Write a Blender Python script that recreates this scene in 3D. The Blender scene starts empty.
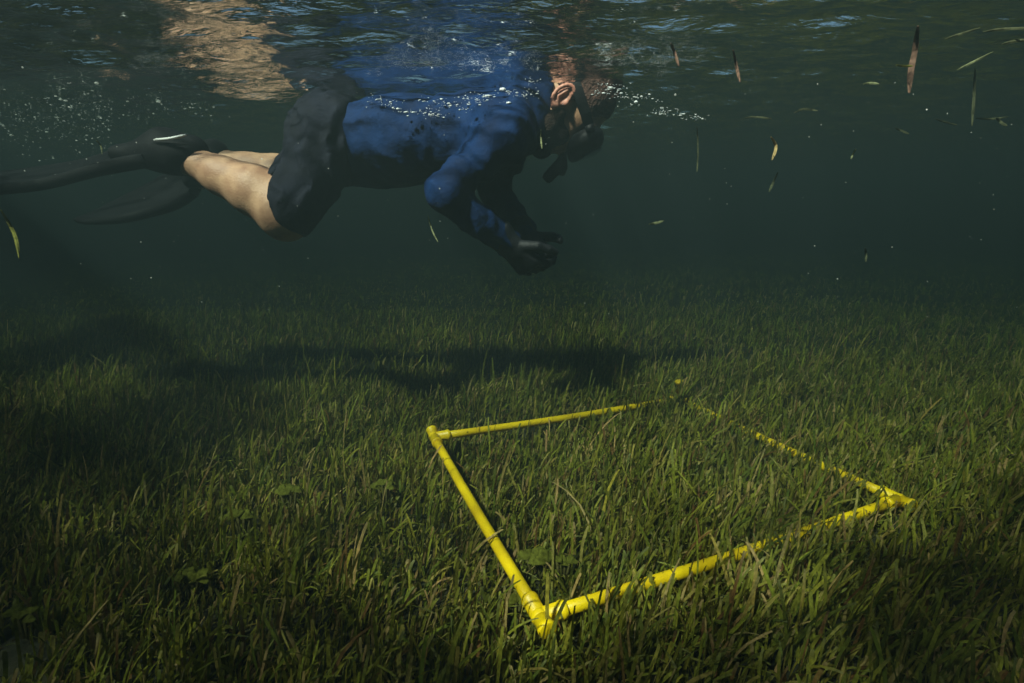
import bpy, bmesh, math, random
import numpy as np
from mathutils import Vector, Matrix

random.seed(7)
rng = np.random.default_rng(7)
sc = bpy.context.scene
COL = sc.collection
R = math.radians

# ------------------------------------------------------------------ camera
F_PX, PITCH, ROLL = 560.0, R(13.8), R(-0.63)
CAM = np.array([0.0, 0.0, 0.60])
_fw = np.array([0, math.cos(PITCH), -math.sin(PITCH)])
_up0 = np.array([0, math.sin(PITCH), math.cos(PITCH)])
_rt0 = np.array([1.0, 0, 0])
_rt = math.cos(ROLL) * _rt0 + math.sin(ROLL) * _up0
_up = -math.sin(ROLL) * _rt0 + math.cos(ROLL) * _up0
cam_data = bpy.data.cameras.new('camera')
cam = bpy.data.objects.new('camera', cam_data)
COL.objects.link(cam)
M = Matrix.Identity(4)
for i in range(3):
    M[i][0], M[i][1], M[i][2], M[i][3] = _rt[i], _up[i], -_fw[i], CAM[i]
cam.matrix_world = M
cam_data.sensor_width = 36.0
cam_data.lens = F_PX * 36.0 / 1024.0
cam_data.clip_start = 0.02
cam_data.clip_end = 200
sc.camera = cam


def ray(px, py):
    return _fw + _rt * ((px - 512) / F_PX) + _up * ((341.5 - py) / F_PX)


def P(px, py, Y):
    d = ray(px, py)
    return CAM + d * (Y / d[1])


def PZ(px, py, Z):
    d = ray(px, py)
    return CAM + d * ((Z - CAM[2]) / d[2])


# ------------------------------------------------------------------ light
SUN_TRAVEL = Vector((0.52, 0.58, -1.0)).normalized()
world = bpy.data.worlds.new('World')
sc.world = world
world.use_nodes = True
wn = world.node_tree
for n in list(wn.nodes):
    wn.nodes.remove(n)
sky = wn.nodes.new('ShaderNodeTexSky')
sky.sky_type = 'NISHITA'
sky.sun_disc = False
to_sun = -SUN_TRAVEL
sky.sun_elevation = math.asin(to_sun.z)
sky.sun_rotation = math.atan2(to_sun.x, to_sun.y)
bg = wn.nodes.new('ShaderNodeBackground')
bg.inputs['Strength'].default_value = 0.05
wo = wn.nodes.new('ShaderNodeOutputWorld')
wn.links.new(sky.outputs[0], bg.inputs['Color'])
wn.links.new(bg.outputs[0], wo.inputs['Surface'])
sun_d = bpy.data.lights.new('sun', 'SUN')
sun_d.energy = 5.0
sun_d.angle = R(4.5)
sun_d.color = (1.0, 0.93, 0.80)
sun = bpy.data.objects.new('sun', sun_d)
COL.objects.link(sun)
sun.rotation_euler = SUN_TRAVEL.to_track_quat('-Z', 'Y').to_euler()
sun.location = (0, 0, 6)
sc.view_settings.view_transform = 'Standard'
sc.view_settings.look = 'None'
sc.view_settings.exposure = 2.25
sc.view_settings.gamma = 1.0
sc.view_settings.use_curve_mapping = False
cy = sc.cycles
cy.use_denoising = True
cy.max_bounces = 8
cy.diffuse_bounces = 2
cy.glossy_bounces = 3
cy.transmission_bounces = 4
cy.volume_bounces = 1
cy.transparent_max_bounces = 12
cy.caustics_reflective = False
cy.caustics_refractive = False
cy.sample_clamp_indirect = 4.0

WATER_Z = 0.89


# ------------------------------------------------------------------ helpers
def new_mat(name):
    m = bpy.data.materials.new(name)
    m.use_nodes = True
    nt = m.node_tree
    for n in list(nt.nodes):
        nt.nodes.remove(n)
    return m, nt, nt.nodes.new('ShaderNodeOutputMaterial')


def simple_mat(name, col, rough=0.6, var=0.25, scale=30.0, bump=0.0, bscale=120.0, spec=0.4, col2=None):
    m, nt, out = new_mat(name)
    b = nt.nodes.new('ShaderNodeBsdfPrincipled')
    b.inputs['Roughness'].default_value = rough
    b.inputs['Specular IOR Level'].default_value = spec
    tc = nt.nodes.new('ShaderNodeTexCoord')
    no = nt.nodes.new('ShaderNodeTexNoise')
    no.inputs['Scale'].default_value = scale
    no.inputs['Detail'].default_value = 5
    nt.links.new(tc.outputs['Object'], no.inputs['Vector'])
    ra = nt.nodes.new('ShaderNodeValToRGB')
    c2 = col2 or tuple(c * (1 - var) for c in col)
    ra.color_ramp.elements[0].position = 0.35
    ra.color_ramp.elements[1].position = 0.65
    ra.color_ramp.elements[0].color = (*c2, 1)
    ra.color_ramp.elements[1].color = (*col, 1)
    nt.links.new(no.outputs[0], ra.inputs[0])
    nt.links.new(ra.outputs[0], b.inputs['Base Color'])
    if bump:
        n2 = nt.nodes.new('ShaderNodeTexNoise')
        n2.inputs['Scale'].default_value = bscale
        n2.inputs['Detail'].default_value = 4
        nt.links.new(tc.outputs['Object'], n2.inputs['Vector'])
        bp = nt.nodes.new('ShaderNodeBump')
        bp.inputs['Strength'].default_value = bump
        bp.inputs['Distance'].default_value = 0.01
        nt.links.new(n2.outputs[0], bp.inputs['Height'])
        nt.links.new(bp.outputs[0], b.inputs['Normal'])
    nt.links.new(b.outputs[0], out.inputs['Surface'])
    return m


def leaf_mat(name, trans=0.4, attr=None, col=(0.06, 0.09, 0.02)):
    m, nt, out = new_mat(name)
    if attr:
        a = nt.nodes.new('ShaderNodeAttribute')
        a.attribute_name = attr
        csock = a.outputs['Color']
    else:
        rgb = nt.nodes.new('ShaderNodeRGB')
        rgb.outputs[0].default_value = (*col, 1)
        csock = rgb.outputs[0]
    geo = nt.nodes.new('ShaderNodeNewGeometry')
    no = nt.nodes.new('ShaderNodeTexNoise')
    no.inputs['Scale'].default_value = 140
    no.inputs['Detail'].default_value = 3
    nt.links.new(geo.outputs['Position'], no.inputs['Vector'])
    mr = nt.nodes.new('ShaderNodeMapRange')
    mr.inputs[1].default_value = 0.3
    mr.inputs[2].default_value = 0.7
    mr.inputs[3].default_value = 0.6
    mr.inputs[4].default_value = 1.35
    nt.links.new(no.outputs[0], mr.inputs[0])
    mul = nt.nodes.new('ShaderNodeVectorMath')
    mul.operation = 'SCALE'
    nt.links.new(csock, mul.inputs[0])
    nt.links.new(mr.outputs[0], mul.inputs['Scale'])
    d = nt.nodes.new('ShaderNodeBsdfDiffuse')
    t = nt.nodes.new('ShaderNodeBsdfTranslucent')
    nt.links.new(mul.outputs[0], d.inputs['Color'])
    nt.links.new(mul.outputs[0], t.inputs['Color'])
    mx = nt.nodes.new('ShaderNodeMixShader')
    mx.inputs[0].default_value = trans
    nt.links.new(d.outputs[0], mx.inputs[1])
    nt.links.new(t.outputs[0], mx.inputs[2])
    nt.links.new(mx.outputs[0], out.inputs['Surface'])
    return m


def tag(o, label=None, cat=None, group=None, kind=None):
    if label:
        o['label'] = label
    if cat:
        o['category'] = cat
    if group:
        o['group'] = group
    if kind:
        o['kind'] = kind
    return o


def mesh_obj(name, verts, faces, mat, parent=None, loc=(0, 0, 0), smooth=True, rel=None):
    """one mesh object; verts are world coordinates, stored relative to loc (or to the parent's origin)"""
    verts = np.asarray(verts, dtype=np.float64)
    org = np.array(loc, float) if rel is None else np.array(rel, float)
    me = bpy.data.meshes.new(name)
    v = (verts - org).astype(np.float32)
    if isinstance(faces, np.ndarray):
        n, k = faces.shape
        me.vertices.add(len(v))
        me.vertices.foreach_set('co', v.ravel())
        me.loops.add(n * k)
        me.loops.foreach_set('vertex_index', faces.astype(np.int32).ravel())
        me.polygons.add(n)
        me.polygons.foreach_set('loop_start', np.arange(0, n * k, k, dtype=np.int32))
        me.update(calc_edges=True)
    else:
        me.from_pydata([tuple(map(float, q)) for q in v], [], faces)
    me.polygons.foreach_set('use_smooth', np.full(len(me.polygons), smooth))
    me.materials.append(mat)
    me.validate()
    o = bpy.data.objects.new(name, me)
    COL.objects.link(o)
    if parent is not None:
        o.parent = parent
    else:
        o.location = loc
    return o


def vnoise(p, scale, seed=0, octaves=4):
    """cheap smooth pseudo-noise in about [-1,1] from warped sines; p (...,3)"""
    r = np.random.default_rng(seed)
    out = np.zeros(p.shape[:-1], p.dtype)
    q = p * scale
    tot = 0
    amp = 1.0
    for _ in range(octaves):
        for _ in range(3):
            k = r.normal(size=3)
            k /= np.linalg.norm(k)
            k2 = r.normal(size=3)
            k2 /= np.linalg.norm(k2)
            ph, ph2 = r.uniform(0, 6.28, 2)
            out += amp * np.sin(q @ k.astype(p.dtype) * 6.28 + ph + 1.6 * np.sin(q @ k2.astype(p.dtype) * 4.1 + ph2))
            tot += amp * 0.8
        q = q * 1.9
        amp *= 0.55
    return out / tot


class SDF:
    BIG = 0.08

    def __init__(s, lo, hi, vox):
        s.vox = vox
        s.lo = np.array(lo, float)
        s.n = np.maximum(2, np.ceil((np.array(hi, float) - s.lo) / vox).astype(int) + 1)
        s.f = np.full(s.n, s.BIG, np.float32)

    def _sub(s, lo, hi):
        a = np.clip(np.floor((lo - s.lo) / s.vox).astype(int), 0, s.n)
        b = np.clip(np.ceil((hi - s.lo) / s.vox).astype(int) + 1, 0, s.n)
        if np.any(b <= a):
            return None, None
        ax = [(s.lo[i] + s.vox * np.arange(a[i], b[i])).astype(np.float32) for i in range(3)]
        p = np.stack(np.meshgrid(*ax, indexing='ij'), -1)
        return tuple(slice(a[i], b[i]) for i in range(3)), p

    def _mix(s, sl, d, k, cut):
        a = s.f[sl]
        if cut:
            d = -d
            h = np.maximum(k - np.abs(a - d), 0) / k
            s.f[sl] = np.maximum(a, d) + h * h * k / 4
        else:
            h = np.maximum(k - np.abs(a - d), 0) / k
            s.f[sl] = np.minimum(a, d) - h * h * k / 4

    def cone(s, a, b, r1, r2, k=0.02, cut=False, noise=None):
        a, b = np.array(a, float), np.array(b, float)
        m = max(r1, r2) + s.BIG + 0.02
        sl, p = s._sub(np.minimum(a, b) - m, np.maximum(a, b) + m)
        if sl is None:
            return s
        ba = (b - a).astype(np.float32)
        q = p - a.astype(np.float32)
        L2 = float(ba @ ba) + 1e-12
        t = np.clip((q @ ba) / L2, 0, 1)
        d = np.linalg.norm(q - t[..., None] * ba, axis=-1) - (r1 + (r2 - r1) * t)
        if noise is not None:
            d = d + noise(p, t)
        s._mix(sl, d, k, cut)
        return s

    def chain(s, pts, radii, k=0.02, **kw):
        for i in range(len(pts) - 1):
            s.cone(pts[i], pts[i + 1], radii[i], radii[i + 1], k, **kw)
        return s

    def ell(s, c, r, axes=None, k=0.02, cut=False):
        c = np.array(c, float)
        r = np.array(r, np.float32)
        m = float(r.max()) + s.BIG + 0.02
        sl, p = s._sub(c - m, c + m)
        if sl is None:
            return s
        q = p - c.astype(np.float32)
        if axes is not None:
            q = q @ np.array(axes, np.float32).T      # rows of axes = local axes
        k0 = np.linalg.norm(q / r, axis=-1)
        k1 = np.linalg.norm(q / (r * r), axis=-1) + 1e-6
        s._mix(sl, k0 * (k0 - 1) / k1, k, cut)
        return s

    def displace(s, fn):
        ax = [(s.lo[i] + s.vox * np.arange(s.n[i])).astype(np.float32) for i in range(3)]
        near = np.abs(s.f) < 0.03
        idx = np.nonzero(near)
        p = np.stack([ax[i][idx[i]] for i in range(3)], -1)
        s.f[idx] += fn(p).astype(np.float32)
        return s

    def cutplane(s, pt, nrm, k=0.006):
        nrm = np.array(nrm, float)
        nrm /= np.linalg.norm(nrm)
        sl, p = s._sub(s.lo, s.lo + s.vox * s.n)
        d = ((p - np.array(pt, np.float32)) @ nrm.astype(np.float32))
        s._mix(sl, d, k, True)
        return s

    def mesh(s):
        f = s.f.copy()
        f[0], f[-1], f[:, 0], f[:, -1], f[:, :, 0], f[:, :, -1] = 1, 1, 1, 1, 1, 1
        neg = f < 0
        n = np.array(f.shape)
        corners = [(i, j, k) for i in (0, 1) for j in (0, 1) for k in (0, 1)]
        cnt = np.zeros(n - 1, np.int8)
        for c in corners:
            cnt += neg[c[0]:n[0] - 1 + c[0], c[1]:n[1] - 1 + c[1], c[2]:n[2] - 1 + c[2]]
        act = (cnt > 0) & (cnt < 8)
        cells = np.argwhere(act)
        vid = np.full(n - 1, -1, np.int64)
        vid[act] = np.arange(len(cells))
        vals = {c: f[cells[:, 0] + c[0], cells[:, 1] + c[1], cells[:, 2] + c[2]] for c in corners}
        acc = np.zeros((len(cells), 3))
        num = np.zeros(len(cells))
        for a in corners:
            for ax in range(3):
                if a[ax]:
                    continue
                b = list(a)
                b[ax] = 1
                va, vb = vals[a], vals[tuple(b)]
                cr = (va < 0) != (vb < 0)
                t = np.where(cr, va / np.where(cr, va - vb, 1), 0)
                pt = np.tile(np.array(a, float), (len(cells), 1))
                pt[:, ax] += t
                acc += pt * cr[:, None]
                num += cr
        verts = s.lo + s.vox * (cells + acc / num[:, None])
        faces = []
        for ax in range(3):
            u, w = (ax + 1) % 3, (ax + 2) % 3
            A = np.moveaxis(neg, ax, 0)
            sl0 = [slice(None)] * 3
            sl1 = [slice(None)] * 3
            sl0[ax], sl1[ax] = slice(0, -1), slice(1, None)
            cr = neg[tuple(sl0)] != neg[tuple(sl1)]
            e = np.argwhere(cr)
            ok = (e[:, u] > 0) & (e[:, w] > 0) & (e[:, u] < n[u] - 1) & (e[:, w] < n[w] - 1)
            e = e[ok]
            inside = neg[e[:, 0], e[:, 1], e[:, 2]]
            q = []
            for du, dw in ((-1, -1), (0, -1), (0, 0), (-1, 0)):
                g = e.copy()
                g[:, u] += du
                g[:, w] += dw
                q.append(vid[g[:, 0], g[:, 1], g[:, 2]])
            q = np.stack(q, 1)
            q[~inside] = q[~inside][:, ::-1]
            faces.append(q)
        faces = np.concatenate(faces)
        # light smoothing along faces
        for _ in range(2):
            av = np.zeros_like(verts)
            c = np.zeros(len(verts))
            for i in range(4):
                j = (i + 1) % 4
                np.add.at(av, faces[:, i], verts[faces[:, j]])
                np.add.at(c, faces[:, i], 1)
                np.add.at(av, faces[:, j], verts[faces[:, i]])
                np.add.at(c, faces[:, j], 1)
            verts = 0.5 * verts + 0.5 * av / c[:, None]
        return verts, faces


def tube(pts, radii, seg=14, cap=True):
    """verts, faces of a swept tube"""
    pts = np.asarray(pts, float)
    if np.isscalar(radii):
        radii = [radii] * len(pts)
    V, Fc = [], []
    up = None
    for i in range(len(pts)):
        t = pts[min(i + 1, len(pts) - 1)] - pts[max(i - 1, 0)]
        t /= np.linalg.norm(t)
        if up is None:
            up = np.cross(t, [0.3, 0.2, 1.0])
            up /= np.linalg.norm(up)
        up = up - t * (up @ t)
        up /= np.linalg.norm(up)
        w = np.cross(t, up)
        for j in range(seg):
            a = 2 * math.pi * j / seg
            V.append(pts[i] + radii[i] * (math.cos(a) * up + math.sin(a) * w))
    for i in range(len(pts) - 1):
        for j in range(seg):
            k = (j + 1) % seg
            Fc.append((i * seg + j, i * seg + k, (i + 1) * seg + k, (i + 1) * seg + j))
    if cap:
        Fc.append(tuple(range(seg))[::-1])
        Fc.append(tuple((len(pts) - 1) * seg + j for j in range(seg)))
    return V, Fc


class MB:
    def __init__(s):
        s.v, s.f = [], []

    def add(s, V, Fc):
        o = len(s.v)
        s.v += list(V)
        s.f += [tuple(i + o for i in q) for q in Fc]
        return s


def smooth_path(pts, n):
    pts = np.asarray(pts, float)
    d = np.r_[0, np.cumsum(np.linalg.norm(np.diff(pts, axis=0), axis=1))]
    t = np.linspace(0, d[-1], n)
    # catmull-rom by sampling
    out = []
    for x in t:
        i = min(max(np.searchsorted(d, x) - 1, 0), len(pts) - 2)
        u = (x - d[i]) / (d[i + 1] - d[i])
        p0, p1, p2, p3 = pts[max(i - 1, 0)], pts[i], pts[i + 1], pts[min(i + 2, len(pts) - 1)]
        out.append(0.5 * (2 * p1 + (p2 - p0) * u + (2 * p0 - 5 * p1 + 4 * p2 - p3) * u ** 2 + (3 * p1 - p0 - 3 * p2 + p3) * u ** 3))
    return np.array(out)


# ------------------------------------------------------------------ seabed
def ground_z(x, y):
    return 0.7 * (0.016 * np.sin(1.9 * x + 0.7 * np.sin(1.3 * y + 1)) + 0.014 * np.sin(2.3 * y + 1.1 * np.sin(1.7 * x + 2))
            + 0.007 * np.sin(5.1 * x + 3.7 * y + 0.5))


def graded_axis(lo, hi, fine_lo, fine_hi, step, ratio=1.25):
    a = list(np.arange(fine_lo, fine_hi + step / 2, step))
    s = step
    while a[-1] < hi:
        s *= ratio
        a.append(min(a[-1] + s, hi))
    s = step
    while a[0] > lo:
        s *= ratio
        a.insert(0, max(a[0] - s, lo))
    return np.array(a)


def grid_mesh(xs, ys, zf):
    X, Y = np.meshgrid(xs, ys, indexing='ij')
    V = np.stack([X, Y, zf(X, Y)], -1).reshape(-1, 3)
    nx, ny = len(xs), len(ys)
    i = np.arange(nx * ny).reshape(nx, ny)
    Fc = np.stack([i[:-1, :-1], i[1:, :-1], i[1:, 1:], i[:-1, 1:]], -1).reshape(-1, 4)
    return V, Fc


SED = simple_mat('sediment', (0.050, 0.047, 0.025), 0.95, col2=(0.022, 0.024, 0.012), scale=9, bump=0.6, bscale=60, spec=0.1)
SAND = simple_mat('pale_sand', (0.11, 0.105, 0.055), 0.95, var=0.35, scale=60, bump=0.5, bscale=250, spec=0.1)
xs = graded_axis(-16, 16, -4, 4, 0.06)
ys = graded_axis(-8, 24, 0.2, 6, 0.06)
V, Fc = grid_mesh(xs, ys, ground_z)
tag(mesh_obj('seabed', V, Fc, SED), kind='structure')

# bare sand pocket in the near left corner
sand_c = PZ(-8, 668, 0.025)
a = np.linspace(0, 2 * math.pi, 40, endpoint=False)
V = []
rings = [0.0, 0.3, 0.55, 0.8, 1.0]
for r_ in rings[1:]:
    for t in a:
        rad = 0.75 * r_ * (0.105 + 0.02 * math.sin(3 * t + 1) + 0.012 * math.sin(7 * t))
        x, y = sand_c[0] + rad * math.cos(t) * 0.9, sand_c[1] + rad * math.sin(t) * 1.25
        V.append((x, y, float(ground_z(x, y)) + 0.018 * (1 - r_ ** 2) - 0.004 * (r_ == 1.0) + 0.004))
V.append((sand_c[0], sand_c[1], float(ground_z(sand_c[0], sand_c[1])) + 0.022))
Fs = []
for i in range(3):
    for j in range(40):
        k = (j + 1) % 40
        Fs.append((i * 40 + j, (i + 1) * 40 + j, (i + 1) * 40 + k, i * 40 + k))
for j in range(40):
    Fs.append((160, j, (j + 1) % 40))
tag(mesh_obj('sand_patch', V, Fs, SAND), kind='structure')


# ------------------------------------------------------------------ water surface
wave_rng = np.random.default_rng(21)
WAVES = []
for lam, amp, n in ((0.62, 0.0016, 3), (0.34, 0.0013, 4), (0.19, 0.0016, 6), (0.11, 0.0013, 8), (0.065, 0.0009, 10), (0.042, 0.00045, 10)):
    for _ in range(n):
        th = math.pi / 2 + wave_rng.normal(0, 0.45)     # crests mostly across the view
        L = lam * wave_rng.uniform(0.8, 1.25)
        WAVES.append((2 * math.pi / L * math.cos(th), 2 * math.pi / L * math.sin(th), amp, wave_rng.uniform(0, 6.28)))


def water_z(x, y):
    z = np.full(np.shape(x), WATER_Z)
    fade = np.exp(-np.maximum(np.hypot(x, y - 1.5) - 4.0, 0) / 2.0)
    for kx, ky, A, ph in WAVES:
        z = z + fade * A * np.sin(kx * x + ky * y + ph + 0.6 * np.sin(0.31 * ky * x - 0.27 * kx * y))
    # long swell
    z = z + 0.022 * np.exp(-((y - 1.7) / 1.1) ** 2) - 0.012
    # hanging trough left of the swimmer
    z = z - 0.016 * np.exp(-((y - 1.22 - 0.03 * np.sin(3 * x)) / 0.10) ** 2) / (1 + np.exp((x + 0.50) / 0.10))
    return z


m, nt, out = new_mat('water_surface')
geo = nt.nodes.new('ShaderNodeNewGeometry')
mp = nt.nodes.new('ShaderNodeMapping')
mp.inputs['Scale'].default_value = (30, 115, 40)
nt.links.new(geo.outputs['Position'], mp.inputs['Vector'])
no = nt.nodes.new('ShaderNodeTexNoise')
no.inputs['Scale'].default_value = 1.0
no.inputs['Detail'].default_value = 3
nt.links.new(mp.outputs[0], no.inputs['Vector'])
bp = nt.nodes.new('ShaderNodeBump')
bp.inputs['Strength'].default_value = 1.0
bp.inputs['Distance'].default_value = 0.004
nt.links.new(no.outputs[0], bp.inputs['Height'])
fr = nt.nodes.new('ShaderNodeFresnel')
fr.inputs['IOR'].default_value = 1.333
nt.links.new(bp.outputs[0], fr.inputs['Normal'])
tr = nt.nodes.new('ShaderNodeBsdfTransparent')
tr.inputs['Color'].default_value = (1, 1, 1, 1)
gl = nt.nodes.new('ShaderNodeBsdfGlossy')
gl.inputs['Roughness'].default_value = 0.02
gl.inputs['Color'].default_value = (0.97, 0.97, 0.97, 1)
nt.links.new(bp.outputs[0], gl.inputs['Normal'])
mx = nt.nodes.new('ShaderNodeMixShader')
nt.links.new(fr.outputs[0], mx.inputs[0])
nt.links.new(tr.outputs[0], mx.inputs[1])
nt.links.new(gl.outputs[0], mx.inputs[2])
nt.links.new(mx.outputs[0], out.inputs['Surface'])
WATER = m
xs = graded_axis(-16, 16, -2.4, 2.4, 0.012, 1.12)
ys = graded_axis(-8, 24, -0.4, 4.0, 0.012, 1.12)
V, Fc = grid_mesh(xs, ys, water_z)
tag(mesh_obj('water_surface', V, Fc, WATER), kind='structure')

# ------------------------------------------------------------------ quadrat frame
YEL = simple_mat('yellow_pvc', (0.90, 0.63, 0.002), 0.4, var=0.10, scale=18, col2=(0.66, 0.43, 0.003), bump=0.10, bscale=300, spec=0.5)
QA, QB = PZ(540, 617, 0.060), PZ(434, 437, 0.066)
QD, QC = PZ(899, 500, 0.052), PZ(680, 399, 0.024)
q_org = (QA + QB + QC + QD) / 4
quad = bpy.data.objects.new('quadrat_frame', None)
quad.location = q_org
COL.objects.link(quad)
tag(quad, 'yellow plastic pipe square lying in the seagrass below the snorkeller', 'quadrat frame')
PIPE_R = 0.0094


def unit(v):
    return np.asarray(v, float) / np.linalg.norm(v)


for p, q in ((QA, QB), (QA, QD), (QB, QC), (QD, QC)):
    n = 9
    pts = [p + (q - p) * t for t in np.linspace(0.0, 1.0, n)]
    pts = [w + np.array([0, 0, -0.004 * math.sin(math.pi * i / (n - 1))]) for i, w in enumerate(pts)]
    V, Fc = tube(pts, PIPE_R, 18)
    mesh_obj('pipe', V, Fc, YEL, quad, rel=q_org)


def fitting(c, d1, d2, stub, out_len=0.027):
    """tee fitting: two sockets along the pipes, one open stub that runs on past the corner"""
    b = MB()
    for d, L in ((d1, 0.038), (d2, 0.038), (stub, out_len)):
        d = unit(d)
        pr = [(0.0, 0.0118), (L - 0.008, 0.0118), (L - 0.0072, 0.0130), (L - 0.001, 0.0130), (L, 0.0123), (L + 0.0005, 0.0112)]
        b.add(*tube([c + d * s for s, _ in pr], [r for _, r in pr], 20))
    n = 12
    V, Fc = [], []
    for i in range(n + 1):
        th = math.pi * i / n
        for j in range(20):
            ph = 2 * math.pi * j / 20
            V.append(c + 0.0127 * np.array([math.sin(th) * math.cos(ph), math.sin(th) * math.sin(ph), math.cos(th)]))
    for i in range(n):
        for j in range(20):
            k = (j + 1) % 20
            Fc.append((i * 20 + j, (i + 1) * 20 + j, (i + 1) * 20 + k, i * 20 + k))
    b.add(V, Fc)
    return mesh_obj('corner_fitting', b.v, b.f, YEL, quad, rel=q_org)


fitting(QA, QB - QA, QD - QA, QA - QB)
fitting(QB, QA - QB, QC - QB, QB - QA + np.array([0, 0, 0.25]))
fitting(QD, QA - QD, QC - QD, QD - QC)
fitting(QC, QB - QC, QD - QC, np.array([-0.1, 0, 1.0]), 0.058)

# ------------------------------------------------------------------ swimmer
SKIN = simple_mat('skin', (0.56, 0.335, 0.20), 0.5, scale=26, col2=(0.37, 0.195, 0.115), bump=0.2, bscale=220, spec=0.35)  # uneven skin tone, deepened in place of rippling sunlight on the legs
EARSKIN = simple_mat('flushed_skin', (0.62, 0.30, 0.21), 0.45, scale=60, col2=(0.50, 0.20, 0.14), bump=0.1, spec=0.35)
BLUE = simple_mat('blue_shirt', (0.0001, 0.023, 0.100), 0.8, scale=14, col2=(0.0001, 0.011, 0.052), bump=0.25, bscale=90, spec=0.2)
NAVY = simple_mat('dark_shorts', (0.007, 0.009, 0.019), 0.85, scale=16, col2=(0.004, 0.005, 0.010), bump=0.35, bscale=70, spec=0.2)
BLACK = simple_mat('black_rubber', (0.0045, 0.005, 0.0065), 0.55, var=0.3, scale=40, bump=0.08, spec=0.25)
FINMAT = simple_mat('fin_rubber', (0.0045, 0.005, 0.0065), 0.7, var=0.4, scale=30, bump=0.12, bscale=90, spec=0.12)
GLOVE = simple_mat('black_neoprene', (0.008, 0.009, 0.012), 0.6, var=0.3, scale=60, bump=0.25, bscale=200, spec=0.35)
HAIR = simple_mat('brown_hair', (0.13, 0.060, 0.042), 0.7, scale=90, col2=(0.055, 0.026, 0.018), bump=0.9, bscale=170, spec=0.3)
BEARD = simple_mat('dark_beard', (0.030, 0.017, 0.012), 0.8, scale=120, bump=0.9, bscale=260, spec=0.2)
WHITE = simple_mat('pale_trim', (0.75, 0.75, 0.72), 0.5)
m, nt, out = new_mat('mask_lens')
b_ = nt.nodes.new('ShaderNodeBsdfPrincipled')
b_.inputs['Base Color'].default_value = (0.02, 0.025, 0.03, 1)
b_.inputs['Roughness'].default_value = 0.05
nt.links.new(b_.outputs[0], out.inputs['Surface'])
LENS = m

hipN, hipF = P(333, 140, 1.55), P(336, 138, 1.73)
pelvis = (hipN + hipF) / 2
kneeN, kneeF = P(284, 211, 1.44), P(304, 188, 1.76)
ankN, ankF = P(186, 158, 1.50), P(214, 160, 1.80)
toeN, toeF = P(126, 155, 1.53), P(196, 182, 1.84)
chest = P(475, 138, 1.60)
belly = P(395, 143, 1.62)
shN, shF = P(508, 130, 1.43), P(512, 132, 1.73)
elN, elF = P(444, 193, 1.37), P(494, 190, 1.76)
wrN, wrF = P(508, 244, 1.45), P(525, 236, 1.58)
neck0 = P(520, 118, 1.58)
EAR = P(564, 101, 1.525)
u_ = unit([0.91, -0.05, 0.40])                      # towards the crown
f_ = np.array([0.42, -0.06, -0.90])
f_ = unit(f_ - u_ * (f_ @ u_))                      # where the face looks
s_ = np.cross(f_, u_)                               # sideways
if s_[1] > 0:
    s_ = -s_                                        # towards the camera
HC = EAR - s_ * 0.074                               # middle of the head at ear height
ORG = pelvis


def H(f, u, s=0.0):
    return HC + f_ * f + u_ * u + s_ * s


HAX = np.array([f_, u_, s_])
lo = np.array([-1.35, 1.15, 0.15])
hi = np.array([0.55, 2.1, 1.25])
B = SDF(lo, hi, 0.0065)
# torso
B.ell(pelvis, (0.10, 0.15, 0.100), k=0.03)
B.cone(pelvis, belly, 0.092, 0.088, 0.05)
B.cone(belly, chest, 0.088, 0.094, 0.05)
for s in (-1, 1):
    B.cone(belly + [0, s * .05, 0], chest + [0, s * .07, 0], 0.080, 0.086, 0.04)
B.cone(shN, shF, 0.05, 0.05, 0.05)
# legs
for h, k_, a_, t_ in ((hipN, kneeN, ankN, toeN), (hipF, kneeF, ankF, toeF)):
    B.cone(h, k_, 0.084, 0.060, 0.04)
    B.ell(k_ + np.array([0.004, 0, -0.010]), (0.060, 0.056, 0.064), k=0.03)
    d = a_ - k_
    L = np.linalg.norm(d)
    d = d / L
    back = unit(np.cross(np.cross(d, [0, 0, 1]), d))        # calf bulge faces up
    B.chain([k_, k_ + d * L * .30 + back * .010, k_ + d * L * .62 + back * .004, a_], [0.054, 0.060, 0.046, 0.035], 0.025)
    B.cone(k_ + d * L * .16 + back * .022, k_ + d * L * .48 + back * .016, 0.034, 0.030, 0.035)
    B.ell(a_ - np.array([0, 0.03, 0]), (0.013, 0.012, 0.013), k=0.012)
    B.chain([a_, t_], [0.036, 0.028], 0.02)
# arms
for sh, el, wr in ((shN, elN, wrN), (shF, elF, wrF)):
    B.cone(sh, el, 0.037, 0.029, 0.03)
    B.cone(el, wr, 0.034, 0.025, 0.02)
# neck
B.cone(neck0, H(-0.03, -0.05), 0.062, 0.058, 0.04)
B.cone(H(-0.05, -0.03), H(-0.055, -0.13), 0.052, 0.055, 0.03)
body_body = B
# head detail on the same continuous field
B.ell(H(-0.012, 0.055), (0.098, 0.084, 0.074), HAX, k=0.02)         # cranium
B.ell(H(0.045, -0.015), (0.058, 0.085, 0.060), HAX, k=0.03)         # face
B.cone(H(0.062, -0.085), H(0.010, -0.048, 0.05), 0.024, 0.022, 0.03)
B.cone(H(0.062, -0.085), H(0.010, -0.048, -0.05), 0.024, 0.022, 0.03)
B.cone(H(0.098, 0.035), H(0.122, -0.005), 0.010, 0.016, 0.015)      # nose
B.ell(H(0.092, 0.045), (0.018, 0.012, 0.055), HAX, k=0.02)          # brow
B.ell(H(0.098, -0.042), (0.012, 0.007, 0.026), HAX, k=0.008)        # lips
B.ell(H(0.099, -0.056), (0.012, 0.007, 0.022), HAX, k=0.008)
for s in (-1, 1):
    B.ell(H(0.090, 0.020, s * 0.032), (0.014, 0.012, 0.016), HAX, k=0.01, cut=True)
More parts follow.
